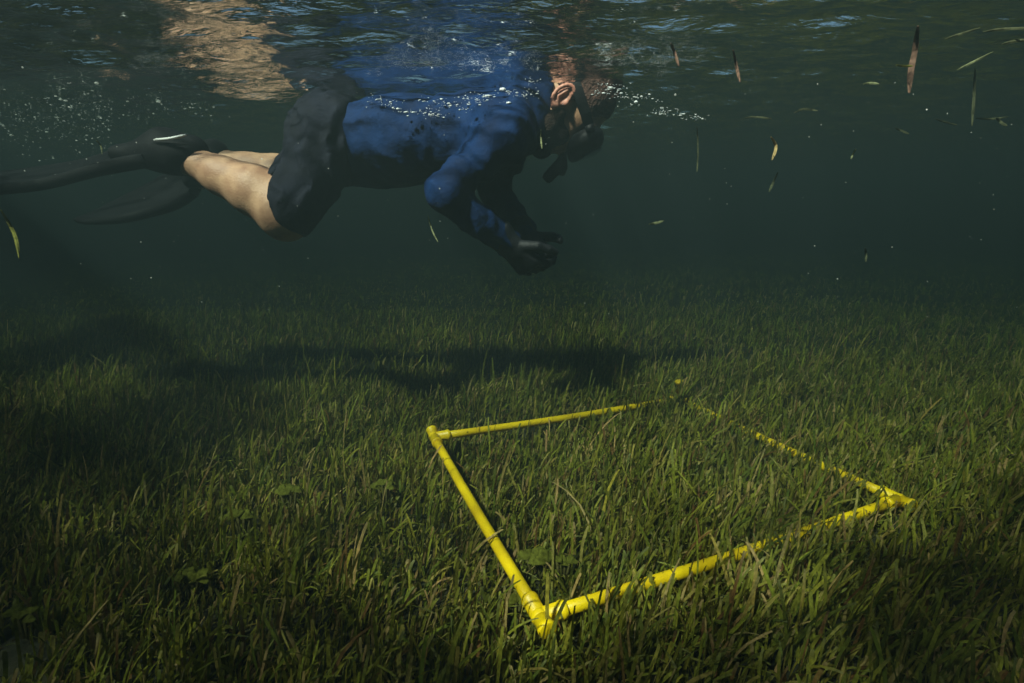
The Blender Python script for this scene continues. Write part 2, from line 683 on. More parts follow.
# hands: palms with five fingers inside the gloves
def hand_points(wr, palm, spread, up, thumb_dir, curl):
    """returns palm centre and finger chains; palm: unit direction wrist -> knuckles; spread: across the knuckles"""
    ch = []
    lens = (0.034, 0.038, 0.036, 0.028)
    for i in range(4):
        off = (i - 1.5) * 0.020
        p0 = wr + palm * 0.076 + spread * off
        a1, a2, a3 = curl[i]
        pts = [p0]
        ang = 0
        for a_, L in ((a1, lens[i]), (a2, lens[i] * .75), (a3, lens[i] * .62)):
            ang += a_
            pts.append(pts[-1] + (palm * math.cos(ang) + up * math.sin(ang)) * L + spread * off * 0.05)
        ch.append((pts, [0.0098, 0.0088, 0.0078, 0.0066]))
    t0 = wr + palm * 0.028 - spread * 0.030
    t1 = t0 + unit(palm * 0.7 + thumb_dir) * 0.040
    t2 = t1 + unit(palm * 0.9 + thumb_dir * 0.35 + up * 0.4) * 0.030
    t3 = t2 + unit(palm * 0.9 + up * 0.6) * 0.022
    ch.append(([t0, t1, t2, t3], [0.0135, 0.0110, 0.0092, 0.0072]))
    return ch


palmN = unit(P(534, 271, 1.46) - wrN)
palmF = unit(P(541, 264, 1.50) - wrF)
HANDS = []
for wr, palm, side, curl in (
        (wrN, palmN, 1, ((.5, .7, .5), (.6, .8, .5), (.7, .9, .6), (.8, .9, .6))),
        (wrF, palmF, -1, ((.3, .6, .4), (.5, .7, .5), (.6, .8, .5), (.7, .9, .5)))):
    sp = unit(np.array([-0.25, 0.55 * side, -0.75]) - palm * (np.array([-0.25, 0.55 * side, -0.75]) @ palm))
    up = unit(np.cross(palm, sp))
    if up[1] * side < 0:
        up = -up
    HANDS.append((wr, palm, sp, up, hand_points(wr, palm, sp, up, -sp, curl)))


def add_hand(S, hd, grow):
    wr, palm, sp, up, ch = hd
    for i in range(4):
        off = (i - 1.5) * 0.019
        S.cone(wr + palm * 0.012 + sp * off * .6, wr + palm * 0.076 + sp * off, 0.015 + grow, 0.0122 + grow, 0.012)
    for pts, rad in ch:
        S.chain(pts, [r + grow for r in rad], 0.004)
    S.cone(wr - palm * 0.03, wr + palm * 0.02, 0.027 + grow, 0.024 + grow, 0.015)
    return S


for hd in HANDS:
    add_hand(B, hd, 0.0)
V, Fc = B.mesh()
body = mesh_obj('person', V, Fc, SKIN, loc=ORG)
tag(body, 'snorkeller in blue shirt, dark shorts and black fins floating face down at the surface', 'person')

# ear, finer, near side and far side
for s in (1, -1):
    c = H(-0.004, 0.0, s * 0.074)
    e_u, e_f = unit(u_ * 0.96 - f_ * 0.2), unit(f_ * 0.96 + u_ * 0.2)
    S = SDF(c - 0.06, c + 0.06, 0.0018)
    out_ = s_ * s
    S.ell(c + out_ * 0.004 - f_ * 0.004, (0.019, 0.031, 0.010), np.array([e_f, e_u, s_]), k=0.006)
    ring = []
    for t in np.linspace(-2.1, 2.2, 13):
        ring.append(c + out_ * (0.013 + 0.004 * math.cos(t)) - e_f * (0.006 + 0.0195 * math.cos(t)) + e_u * (0.004 + 0.030 * math.sin(t)))
    S.ell(c + out_ * 0.018 + e_f * 0.000 + e_u * 0.004, (0.011, 0.019, 0.010), np.array([e_f, e_u, s_]), k=0.006, cut=True)
    S.chain(ring, [0.0045] * len(ring), 0.004)
    S.chain([c + out_ * 0.013 - e_f * 0.010 + e_u * 0.018, c + out_ * 0.014 - e_f * 0.012 - e_u * .006, c + out_ * 0.012 - e_f * 0.002 - e_u * .016], [0.0035] * 3, 0.004)
    S.ell(c + out_ * 0.010 + e_f * 0.014 - e_u * 0.002, (0.005, 0.007, 0.006), np.array([e_f, e_u, s_]), k=0.005)   # tragus
    S.ell(c + out_ * 0.011 - e_f * 0.000 - e_u * 0.028, (0.009, 0.010, 0.006), np.array([e_f, e_u, s_]), k=0.006)   # lobe
    V, Fc = S.mesh()
    mesh_obj('ear', V, Fc, EARSKIN, body, rel=ORG)

# hair and beard
def hair_noise(sc_, amp, seed):
    return lambda p: amp * vnoise(p, sc_, seed, 3)


S = SDF(HC - 0.2, HC + 0.22, 0.0035)
S.ell(H(-0.014, 0.058), (0.104, 0.092, 0.080), HAX, k=0.01)
S.ell(H(-0.030, 0.120), (0.050, 0.045, 0.050), HAX, k=0.04)
S.chain([H(-0.02, 0.135), H(-0.060, 0.185), H(-0.070, 0.215)], [0.035, 0.014, 0.005], 0.03)     # wet tuft drifting up
S.displace(hair_noise(34, 0.0022, 3))
S.cutplane(H(0.072, 0.080), unit(-f_ + 0.35 * u_))
S.cutplane(H(0.0, 0.022), unit(u_ * 1.0 - f_ * 0.42))
V, Fc = S.mesh()
mesh_obj('hair', V, Fc, HAIR, body, rel=ORG)
S = SDF(HC - 0.2, HC + 0.2, 0.0035)
S.chain([H(0.072, -0.095), H(0.056, -0.080, .03), H(0.030, -0.055, .056), H(0.022, -0.018, .067)], [0.022, 0.026, 0.024, 0.014], 0.03)
S.ell(H(0.062, -0.040, .040), (0.030, 0.030, 0.026), HAX, k=0.02)
S.ell(H(0.062, -0.040, -.040), (0.030, 0.030, 0.026), HAX, k=0.02)
S.chain([H(0.072, -0.095), H(0.050, -0.085, -.03), H(0.012, -0.055, -.058), H(0.012, -0.020, -.066)], [0.020, 0.020, 0.016, 0.009], 0.03)
S.displace(hair_noise(40, 0.0018, 5))
V, Fc = S.mesh()
mesh_obj('beard', V, Fc, BEARD, body, rel=ORG)

# loose wet strands
b = MB()
for _ in range(170):
    th, ph = random.uniform(0, 2 * math.pi), random.uniform(0.1, 1.15)
    o_ = np.array([math.sin(ph) * math.cos(th), math.cos(ph), math.sin(ph) * math.sin(th)])
    p0 = np.array([-0.016, 0.058, 0]) + o_ * np.array([0.100, 0.088, 0.077])
    if p0[0] > 0.05:
        continue
    g_ = unit(o_ * 0.35 + np.array([random.gauss(-.6, .4), random.gauss(.3, .4), random.gauss(0, .5)]))
    L = random.uniform(0.014, 0.034)
    q = [H(*(p0 + g_ * L * t + o_ * 0.004 * math.sin(3 * t))) + np.array([0, 0, 0.006 * t * t]) for t in (0, .35, .7, 1)]
    b.add(*tube(q, [0.0011, 0.0010, 0.0007, 0.0003], 4))
o = mesh_obj('hair_strand', b.v, b.f, HAIR, body, rel=ORG)
o['kind'] = 'stuff'

# mask: soft skirt with frame, lens and strap
S = SDF(HC - 0.22, HC + 0.22, 0.0035)
S.ell(H(0.105, 0.018), (0.040, 0.052, 0.080), HAX, k=0.012)
S.ell(H(0.130, -0.012), (0.022, 0.028, 0.026), HAX, k=0.02)
S.cutplane(H(0.143, 0.02), -f_, k=0.008)
S.ell(H(0.060, 0.018), (0.045, 0.042, 0.064), HAX, k=0.01, cut=True)
V, Fc = S.mesh()
mask = mesh_obj('diving_mask', V, Fc, BLACK, body, rel=ORG)
b = MB()
V, Fc = [], []
N = 40
for d0 in (0.1425, 0.1475):
    for j in range(N):
        t = 2 * math.pi * j / N
        V.append(H(d0 - .004, 0.022 + 0.028 * math.copysign(abs(math.sin(t)) ** .7, math.sin(t)), 0.056 * math.copysign(abs(math.cos(t)) ** .7, math.cos(t))))
Fc = [tuple(range(N)), tuple(range(N, 2 * N))] + [(j, (j + 1) % N, N + (j + 1) % N, N + j) for j in range(N)]
mesh_obj('lens', V, Fc, LENS, mask, rel=ORG, smooth=False)
# strap: a band round the head just above the ears
V, Fc = [], []
pts = []
for t in np.linspace(0.16, 2 * math.pi - 0.16, 61):
    ff, ss = 0.112 * math.cos(t), 0.0855 * math.sin(t)
    uu = 0.034 + 0.012 * (1 - math.cos(t)) / 2 * 1.0
    pts.append((ff - 0.012 if ff < 0.05 else ff - 0.006, uu, ss))
for (ff, uu, ss) in pts:
    o_ = unit([ff, 0, ss])
    for du, dr in ((-0.013, 0), (-0.013, 0.004), (0.013, 0.004), (0.013, 0)):
        V.append(H(ff + o_[0] * dr, uu + du, ss + o_[2] * dr))
for i in range(len(pts) - 1):
    for j in range(4):
        k = (j + 1) % 4
        Fc.append((i * 4 + j, i * 4 + k, i * 4 + 4 + k, i * 4 + 4 + j))
mesh_obj('strap', V, Fc, BLACK, mask, rel=ORG, smooth=False)
for s in (1, -1):
    V, Fc = tube([H(0.080, 0.034, s * 0.083), H(0.100, 0.032, s * 0.080)], [0.013, 0.011], 10)
    mesh_obj('buckle', V, Fc, BLACK, mask, rel=ORG)

# snorkel: mouthpiece, purge chamber hanging below the mouth, tube rising past the far temple
path = smooth_path([H(0.105, -0.050), H(0.135, -0.056, -.004), H(0.150, -0.068, -.02), H(0.120, -0.06, -.075), H(0.05, 0.0, -.105), H(-0.10, 0.05, -.11), H(-0.26, 0.10, -.11)], 30)
V, Fc = tube(path, [0.011] * 3 + [0.0115] * 27, 14)
snk = mesh_obj('snorkel', V, Fc, BLACK, body, rel=ORG)
V, Fc = tube([H(0.124, -0.056), H(0.140, -0.085), H(0.150, -0.112), H(0.153, -0.120)], [0.014, 0.0165, 0.0155, 0.010], 16)
mesh_obj('purge_chamber', V, Fc, BLACK, snk, rel=ORG)

# shirt
FOLD = np.array([0.83, 0.25, 0.50], np.float32)


def arm_folds(seed, amp):
    def fn(p, t):
        return amp * (0.22 * np.sin(t * 26 + 9 * vnoise(p, 3.0, seed, 2)) * np.clip(1.2 - np.abs(t - .85) * 2.0, 0.15, 1) + 1.3 * vnoise(p, 8.0, seed + 1, 3)) + (np.abs(np.sin(p @ FOLD * 62 + 2.6 * vnoise(p, 4.0, seed + 5, 2))) - 0.6) * 0.0065
    return fn


S = SDF(lo, np.array([0.40, 2.1, 1.1]), 0.0055)
wst = P(338, 146, 1.63)
S.cone(wst, belly, 0.104, 0.105, 0.04)
S.cone(belly, chest, 0.105, 0.110, 0.05)
for s in (-1, 1):
    S.cone(wst + [0, s * .05, 0], belly + [0, s * .06, 0], 0.098, 0.097, 0.04)
    S.cone(belly + [0, s * .06, 0], chest + [0.02, s * .085, 0], 0.097, 0.101, 0.04)
S.cone(shN, shF, 0.070, 0.070, 0.06)
S.cone(chest, neck0, 0.10, 0.080, 0.05)
S.cone(neck0, H(-0.045, -0.055), 0.082, 0.072, 0.03)
for sh, el, wr, sd in ((shN, elN, wrN, 11), (shF, elF, wrF, 17)):
    S.cone(sh, el, 0.055, 0.044, 0.035, noise=arm_folds(sd, 0.005))
    S.cone(el, wr, 0.045, 0.034, 0.022, noise=arm_folds(sd + 3, 0.0042))
def shirt_wrinkle(p):
    # long tension folds from the armpit plus small crumples
    w = vnoise(p * np.array([1.0, 1.0, 1.0], np.float32), 5.0, 41, 3) * 0.008
    g = (np.abs(np.sin((p[:, 0] * 0.8 + p[:, 2] * 0.9) * 44 + 3.4 * vnoise(p, 2.5, 43, 3))) - 0.6) * 0.009
    return w + g * np.clip((p[:, 0] + 0.6) * 2, 0.2, 1)


S.displace(shirt_wrinkle)
S.cutplane(P(334, 140, 1.63), (1, 0.05, 0.05))
S.cutplane(P(552, 110, 1.53), (-0.97, 0, 0.10))
V, Fc = S.mesh()
shirt = mesh_obj('shirt', V, Fc, BLUE, body, rel=ORG)

# shorts
hemN, hemF = P(294, 199, 1.455), P(303, 181, 1.75)
S = SDF(lo, np.array([0.2, 2.1, 1.1]), 0.0055)
S.ell(pelvis + [0.005, 0, 0.005], (0.098, 0.165, 0.110), k=0.03)
S.cone(pelvis, P(352, 143, 1.63), 0.104, 0.103, 0.04)
for s in (-1, 1):
    S.cone(pelvis + [0, s * .06, 0], P(350, 143, 1.63) + [0, s * .055, 0], 0.101, 0.098, 0.03)
for hp, kn in ((hipN, kneeN), (hipF, kneeF)):
    S.cone(hp, kn + np.array([0.012, 0, 0.01]), 0.092, 0.076, 0.04)
def short_wrinkle(p):
    th = (np.abs(np.sin((p[:, 0] * 1.0 + p[:, 2] * 0.2 - 0.35 * p[:, 1]) * 62 + 3.2 * vnoise(p, 3.2, 51, 3))) - 0.6) * 0.012
    return th + vnoise(p, 6.5, 52, 3) * 0.004


S.displace(short_wrinkle)
S.cutplane(P(362, 140, 1.63), (-1, 0, 0.0))
S.cutplane(P(276, 195, 1.45), (0.95, 0, 0.30))
for hp, kn in ((hipN, kneeN), (hipF, kneeF)):      # the leg openings are hollow
    S.cone(kn + (hp - kn) * 0.25, kn + np.array([-0.03, 0, 0.0]), 0.070, 0.066, 0.004, cut=True)
V, Fc = S.mesh()
mesh_obj('shorts', V, Fc, NAVY, body, rel=ORG)

# gloves with cuffs
for hd in HANDS:
    wr = hd[0]
    S = SDF(wr - 0.09, wr + np.array([0.22, 0.18, 0.12]), 0.0026)
    S = SDF(np.minimum(wr, wr + hd[1] * .2) - 0.10, np.maximum(wr, wr + hd[1] * .2) + 0.10, 0.0026)
    add_hand(S, hd, 0.0022)
    S.cone(wr - hd[1] * 0.034, wr - hd[1] * 0.006, 0.040, 0.034, 0.008)
    S.cutplane(wr - hd[1] * 0.045, hd[1])
    V, Fc = S.mesh()
    mesh_obj('glove', V, Fc, GLOVE, body, rel=ORG)


# fins
def fin(ank, toe, path, wdir0, wdir1, w0, w1, thick, stripe):
    S = SDF(np.minimum(ank, toe) - 0.13, np.maximum(ank, toe) + 0.13, 0.0042)
    d = unit(toe - ank)
    upv = unit(np.cross(np.cross(d, [0, 0, 1.0]), d))
    S.chain([ank - d * 0.016 + upv * .014, ank + d * 0.055 + upv * .016, toe], [0.042, 0.050, 0.020], 0.03)
    S.cone(ank + d * 0.02 - np.array([0, .022, 0]), toe - np.array([0, .035, 0]), 0.036, 0.020, 0.03)
    S.cone(ank + d * 0.02 + np.array([0, .022, 0]), toe + np.array([0, .035, 0]), 0.036, 0.020, 0.03)
    S.displace(lambda p: 0.002 * vnoise(p, 9.0, 71, 2))
    V, Fc = S.mesh()
    fo = mesh_obj('fin', V, Fc, FINMAT, body, rel=ORG)
    pth = smooth_path(path, 26)
    V, Fc = [], []
    nw = 9
    for i, c in enumerate(pth):
        t = i / (len(pth) - 1)
        wd = unit(np.array(wdir0) * (1 - t) + np.array(wdir1) * t)
        tg = unit(pth[min(i + 1, 25)] - pth[max(i - 1, 0)])
        nm = unit(np.cross(tg, wd))
        w = w0 + (w1 - w0) * min(1, t * 1.7) - 0.02 * max(0, t - .85) / .15
        th = thick * (1 - 0.72 * t)
        for j in range(nw):
            a_ = (j / (nw - 1)) * 2 - 1
            rib = 0.006 * (1 - .6 * t) * (abs(a_) > .7) + 0.002 * (j % 2)
            V.append(c + wd * w * a_ + nm * (th / 2 + rib))
        for j in range(nw):
            a_ = (j / (nw - 1)) * 2 - 1
            rib = 0.006 * (1 - .6 * t) * (abs(a_) > .7)
            V.append(c + wd * w * a_ - nm * (th / 2 + rib))
    r = 2 * nw
    for i in range(len(pth) - 1):
        for j in range(nw - 1):
            Fc.append((i * r + j, i * r + j + 1, (i + 1) * r + j + 1, (i + 1) * r + j))
            Fc.append((i * r + nw + j, (i + 1) * r + nw + j, (i + 1) * r + nw + j + 1, i * r + nw + j + 1))
        Fc.append((i * r, (i + 1) * r, (i + 1) * r + nw, i * r + nw))
        Fc.append((i * r + nw - 1, i * r + r - 1, (i + 1) * r + r - 1, (i + 1) * r + nw - 1))
    Fc.append(tuple(range(nw)) + tuple(range(r - 1, nw - 1, -1)))
    o = (len(pth) - 1) * r
    Fc.append(tuple(o + j for j in range(nw)) + tuple(o + j for j in range(r - 1, nw - 1, -1)))
    mesh_obj('blade', V, Fc, FINMAT, fo, rel=ORG)
    # heel strap with buckle
    side = unit(np.cross(d, upv))
    if side[1] > 0:
        side = -side
    st = smooth_path([ank + d * .05 + side * .055 + upv * .02, ank - d * .01 + side * .048 + upv * .022, ank - d * 0.052 + upv * .018, ank - d * .01 - side * .048 + upv * .022, ank + d * .05 - side * .055 + upv * .02], 24)
    V, Fc = [], []
    for p in st:
        o_ = unit((p - ank) - upv * ((p - ank) @ upv))
        for du, dr in ((-0.010, 0), (-0.010, 0.004), (0.010, 0.004), (0.010, 0)):
            V.append(p + upv * du + o_ * dr)
    for i in range(23):
        for j in range(4):
            k = (j + 1) % 4
            Fc.append((i * 4 + j, i * 4 + k, i * 4 + 4 + k, i * 4 + 4 + j))
    mesh_obj('heel_strap', V, Fc, BLACK, fo, rel=ORG, smooth=False)
    if stripe is not None:
        V, Fc = tube(smooth_path(stripe, 8), [0.002] + [0.0036] * 6 + [0.002], 8)
        so = mesh_obj('trim', V, Fc, WHITE, fo, rel=ORG)
    return fo


fin(ankN, toeN,
    [P(162, 149, 1.52), P(118, 158, 1.53), P(70, 172, 1.55), P(20, 179, 1.57), P(-40, 182, 1.60), P(-95, 180, 1.62)],
    (0.1, 0.85, 0.45), (0.05, 0.95, 0.16), 0.075, 0.115, 0.022,
    [P(154, 140, 1.445), P(170, 138.5, 1.437), P(186, 135, 1.44)])
fin(ankF, toeF,
    [P(204, 170, 1.84), P(188, 182, 1.86), P(162, 192, 1.88), P(130, 203, 1.90), P(92, 212, 1.93)],
    (0.35, 0.35, 0.88), (0.0, 0.90, 0.25), 0.085, 0.110, 0.020, None)

# ------------------------------------------------------------------ seagrass meadow
ALGAE = [
    (537, 553, 0.058, 0.0255, 'widest round green fan alga inside the near left corner of the yellow frame', 0.2, 0.56),
    (563, 558, 0.055, 0.0165, 'small fan alga just right of the widest fan inside the frame corner', -0.3, 0.43),
    (514, 598, 0.061, 0.0142, 'green fan alga lying against the outer side of the left pipe', 0.3, 0.56),
    (288, 487, 0.066, 0.0225, 'pale fan alga in the brightest grass left of the frame', 0.1, 0.50),
    (384, 482, 0.066, 0.0203, 'fan alga in the grass nearest the left pipe at mid length', -0.2, 0.50),
    (240, 512, 0.063, 0.0225, 'low fan alga in front of the brightest grass patch', 0.5, 0.56),
    (187, 573, 0.061, 0.0255, 'broad drooping fan alga in dark grass at lower left', -0.3, 0.62),
    (20, 612, 0.059, 0.0180, 'bright green fan alga beside the pale sand patch', 0.2, 0.56),
    (705, 520, 0.066, 0.0150, 'fan alga in the middle of the yellow frame', 0.4, 0.43),
]

def clump(x, y, sc_, seed):
    p = np.stack([x, y, np.zeros_like(x)], -1)
    return vnoise(p, sc_, seed, 3)


def seg_dist(x, y, a, b):
    d = (b - a)[:2]
    t = np.clip(((x - a[0]) * d[0] + (y - a[1]) * d[1]) / (d @ d), 0, 1)
    return np.hypot(x - a[0] - t * d[0], y - a[1] - t * d[1]), t


def scatter(n, y0, y1):
    y = rng.uniform(y0, y1, n)
    half = 0.35 + y * 1.02
    keep = rng.uniform(0, 1, n) < half / (0.35 + y1 * 1.02)
    y = y[keep]
    x = rng.uniform(-1, 1, len(y)) * half[keep]
    return x, y


def area(y0, y1):
    return 2 * (0.35 + 1.02 * y1) * (y1 - y0)


bx, by, bw, bl = [], [], [], []
for y0, y1, dens, wmul in ((0.34, 1.2, 20000, 1.0), (1.2, 2.0, 15000, 1.08), (2.0, 3.2, 4600, 1.35), (3.2, 6.5, 1100, 2.2)):
    x, y = scatter(int(dens * area(y0, y1)), y0, y1)
    bx.append(x)
    by.append(y)
    bw.append(np.full(len(x), wmul))
x = np.concatenate(bx)
y = np.concatenate(by)
wm = np.concatenate(bw)
ds = np.hypot((x - sand_c[0]) / 0.9, (y - sand_c[1]) / 1.25)
keep = ds > 0.050 + 0.025 * rng.uniform(-1, 1, len(x))
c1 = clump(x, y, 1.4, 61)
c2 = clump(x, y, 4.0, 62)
keep &= rng.uniform(0, 1, len(x)) < 0.80 + 0.3 * c1 + 0.25 * c2
x, y, wm, c1, c2 = x[keep], y[keep], wm[keep], c1[keep], c2[keep]
N = len(x)
length = (0.047 + 0.015 * c1 + 0.011 * c2) * rng.lognormal(0, 0.38, N)
length = np.clip(length, 0.022, 0.18) * (1 - 0.45 * np.clip((y - 1.9) / 1.4, 0, 1))
# the frame presses down the leaves it lies on
for a_, b_, w_, gaps in ((QA, QB, 0.023, ()), (QA, QD, 0.006, ((0.50, 0.57),)), (QB, QC, 0.009, ((0.76, 0.97),)), (QD, QC, 0.015, ((0.86, 0.97), (0.58, 0.63)))):
    d, t = seg_dist(x, y, a_, b_)
    ing = np.zeros(N, bool)
    for g0, g1 in gaps:
        ing |= (t > g0) & (t < g1)
    press = (d < w_ * (1 + 0.8 * rng.uniform(0, 1, N))) & ~ing
    length = np.where(press, np.minimum(length, 0.044), length)
    length = np.where(ing & (d < 0.085), length * 1.25 + 0.014, length)
for (px, py, Z, size, *_) in ALGAE:
    a_ = PZ(px, py, Z)
    near = np.hypot((x - a_[0]) / 1.15, (y - a_[1] + size * 0.7) / 1.5) < size
    length = np.where(near, np.minimum(length, Z * 0.62), length)
width = rng.uniform(0.0012, 0.0027, N) * wm            # half width
az = rng.normal(0.35, 1.15, N)                         # lean mostly with the current, to the right
lean = np.abs(rng.normal(0.40, 0.32, N)) + 0.04
fallen = rng.uniform(0, 1, N) < 0.13
lean = np.where(fallen, rng.uniform(1.0, 1.5, N), lean)
twist = rng.uniform(0, math.pi, N)
NS = 5
ts = np.array([0, 0.22, 0.45, 0.68, 0.9, 1.0])
bz = ground_z(x, y) - 0.004
pos = np.zeros((N, NS + 1, 3))
cur = np.stack([x, y, bz], -1)
pos[:, 0] = cur
for i in range(1, NS + 1):
    tm = (ts[i] + ts[i - 1]) / 2
    th = lean * (0.25 + 1.25 * tm)
    dl = length * (ts[i] - ts[i - 1])
    wob = 0.25 * np.sin(twist * 5 + tm * 4)
    cur = cur + np.stack([np.sin(th) * np.cos(az + wob), np.sin(th) * np.sin(az + wob), np.cos(th)], -1) * dl[:, None]
    pos[:, i] = cur
wp = np.array([0.75, 1.0, 1.0, 1.0, 0.95, 0.72])
V = np.zeros((N, NS + 1, 2, 3), np.float32)
for i in range(NS + 1):
    a_ = twist + 0.5 * ts[i]
    wd = np.stack([np.cos(a_), np.sin(a_), np.zeros(N)], -1) * (width * wp[i])[:, None]
    V[:, i, 0] = pos[:, i] - wd
    V[:, i, 1] = pos[:, i] + wd
V = V.reshape(-1, 3)
base = (np.arange(N) * (NS + 1) * 2)[:, None]
quads = np.array([[2 * i, 2 * i + 1, 2 * i + 3, 2 * i + 2] for i in range(NS)])
Fc = (base[:, :, None] + quads[None]).reshape(-1, 4)
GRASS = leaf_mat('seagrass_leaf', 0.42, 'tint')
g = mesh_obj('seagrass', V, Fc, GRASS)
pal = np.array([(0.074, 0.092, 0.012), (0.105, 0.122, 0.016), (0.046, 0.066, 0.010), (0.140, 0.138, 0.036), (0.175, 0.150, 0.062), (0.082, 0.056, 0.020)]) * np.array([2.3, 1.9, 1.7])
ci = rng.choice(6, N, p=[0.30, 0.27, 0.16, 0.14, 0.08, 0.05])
tint = pal[ci] * (1.10 + 0.36 * c2 + 0.16 * c1)[:, None] * rng.uniform(0.75, 1.3, (N, 1)) * rng.uniform(0.92, 1.08, (N, 3))  # clump tone varies at random, partly in place of dappled sun patches
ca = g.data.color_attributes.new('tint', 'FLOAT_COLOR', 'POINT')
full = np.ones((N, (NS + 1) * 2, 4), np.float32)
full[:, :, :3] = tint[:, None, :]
older = rng.uniform(0, 1, N) ** 2                    # pale crust of epiphytes on the tips of older leaves
for i, k_ in ((4, 0.45), (5, 0.75)):
    q = (k_ * older)[:, None, None]
    full[:, 2 * i:2 * i + 2, :3] = full[:, 2 * i:2 * i + 2, :3] * (1 - q) + np.array([0.26, 0.25, 0.12]) * q
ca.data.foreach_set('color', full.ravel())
tag(g, 'dense meadow of short green seagrass leaves covering the seabed', 'seagrass', kind='stuff')

# ------------------------------------------------------------------ fan algae among the leaves
ALGA = leaf_mat('fan_alga', 0.35, None, (0.15, 0.158, 0.024))
STALK = leaf_mat('alga_stalk', 0.1, None, (0.10, 0.09, 0.03))


def frond(c0, size, rz, tilt, seed):
    n, mm = 18, 6
    V, Fc = [], []
    ex = np.array([math.cos(rz), math.sin(rz), 0])
    ey = unit(np.array([-math.sin(rz) * math.sin(tilt), math.cos(rz) * math.sin(tilt), math.cos(tilt)]))
    nn = np.cross(ex, ey)
    for sgn in (1, -1):
        for i in range(mm + 1):
            r_ = i / mm
            for j in range(n + 1):
                t = math.pi * (0.06 + 0.88 * j / n)
                rr = size * r_ * (0.90 + 0.05 * math.sin(17 * t + seed) * r_ + 0.09 * math.sin(5 * t + seed))
                cup = 0.09 * size * math.sin(7 * t + seed) * r_ ** 2 - 0.30 * size * r_ ** 2 + 0.015 * size * (j % 2)
                V.append(c0 + ex * rr * math.cos(t) * 0.95 + ey * rr * math.sin(t) + nn * (cup + sgn * 0.0008))
    q = (mm + 1) * (n + 1)
    for s0 in (0, q):
        for i in range(mm):
            for j in range(n):
                a0 = s0 + i * (n + 1) + j
                f4 = (a0, a0 + 1, a0 + n + 2, a0 + n + 1)
                Fc.append(f4 if s0 == 0 else f4[::-1])
    for j in range(n):
        a0 = mm * (n + 1) + j
        Fc.append((a0, a0 + 1, q + a0 + 1, q + a0))
    return V, Fc, ey


def alga(px, py, Z, size, label, rz=0.0, tilt=0.5):
    Z -= 0.004
    top = PZ(px, py, Z)
    gz = float(ground_z(top[0], top[1]))
    o_base = np.array([top[0], top[1], gz])
    root = bpy.data.objects.new('fan_alga', None)
    root.location = o_base
    COL.objects.link(root)
    tag(root, label, 'alga', 'fan algae in the seagrass')
    for k in range(4):
        dx = (k - 1.5) * size * 0.42
        sz = size * (0.95, 0.72, 0.85, 0.60)[(k + px) % 4]
        c = np.array([top[0] + dx, top[1] + size * 0.25 * math.sin(2.4 * k + px), Z - sz * 0.55 - 0.004 * ((k + py) % 3)])
        V, Fc, ey = frond(c, sz, rz + 0.5 * math.sin(1.9 * k + px), tilt * (0.5 + 0.3 * ((k * 7 + px) % 3)), px + 3 * k)
        fo = mesh_obj('frond', V, Fc, ALGA, root, rel=o_base)
        V, Fc = tube([o_base - [0, 0, .004] + [dx * .3, 0, 0], (o_base + c) / 2 + [dx * .2, 0, 0], c + ey * sz * .05], [0.0026, 0.0022, 0.0018], 8)
        mesh_obj('stalk', V, Fc, STALK, fo, rel=o_base)


for a_ in ALGAE:
    alga(*a_)

# ------------------------------------------------------------------ drifting leaves
DL = {
    'brown': leaf_mat('brown_leaf', 0.3, None, (0.15, 0.092, 0.066)),
    'tan': leaf_mat('tan_leaf', 0.3, None, (0.36, 0.27, 0.12)),
    'pale': leaf_mat('pale_leaf', 0.35, None, (0.19, 0.21, 0.11)),
    'green': leaf_mat('green_leaf', 0.35, None, (0.19, 0.19, 0.045)),
    'dull': leaf_mat('dull_leaf', 0.35, None, (0.085, 0.092, 0.05)),
}


def drift(pts, Y, wpx, mat, label):
    n = 9
    P2 = smooth_path([(*q, 0) for q in pts], n)
    c = np.array([P(q[0], q[1], Y + 0.02 * math.sin(i * .5)) for i, q in enumerate(P2)])
    w = 0.78 * wpx / F_PX * Y / 2
    V, Fc = [], []
    for i in range(n):
        t = unit(c[min(i + 1, n - 1)] - c[max(i - 1, 0)])
        s = unit(np.cross(t, unit(c[i] - CAM)))
        nn = np.cross(t, s)
        s = unit(s + nn * 0.5 * math.sin(i * 0.45 + pts[0][0]))
        nn = unit(np.cross(t, s))
        e = min(1.0, 0.35 + 2.6 * min(i, n - 1 - i) / (n - 1))
        for a_, b_ in ((-1, 0), (0, 1), (1, 0), (0, -1)):
            V.append(c[i] + s * a_ * w * e + nn * b_ * 0.0007)
    for i in range(n - 1):
        for j in range(4):
            k = (j + 1) % 4
            Fc.append((i * 4 + j, i * 4 + k, i * 4 + 4 + k, i * 4 + 4 + j))
    Fc += [(0, 1, 2, 3), tuple((n - 1) * 4 + j for j in (3, 2, 1, 0))]
    o = mesh_obj('drifting_leaf', V, Fc, DL[mat], loc=c[n // 2], smooth=False)
    tag(o, label, 'leaf', 'seagrass leaves adrift in the water')
    return o


drift([(918, 26), (915, 50), (911, 70), (909, 93)], 0.95, 6.5, 'brown', 'widest reddish brown leaf hanging upright below the surface at upper right')
drift([(896, 65), (904, 66), (913, 66)], 0.93, 2.6, 'green', 'short yellowish bit crossing the wide brown upright leaf')
drift([(957, 70), (975, 61), (993, 52)], 0.95, 2.8, 'pale', 'straight pale leaf slanting up right of the wide brown leaf')
drift([(983, 32), (1003, 29), (1040, 28)], 0.85, 3.2, 'dull', 'greenish leaf running off the right edge, upper of two')
drift([(1002, 44), (1016, 41), (1040, 39)], 0.85, 3.6, 'dull', 'greenish leaf running off the right edge, lower of two')
drift([(945, 39), (960, 34), (980, 28)], 0.85, 2.6, 'dull', 'thin greenish leaf under the surface beside the sparkles at upper right')
drift([(975, 68), (974, 95), (972, 126)], 1.25, 3.0, 'dull', 'faint upright leaf below the slanting pale leaf')
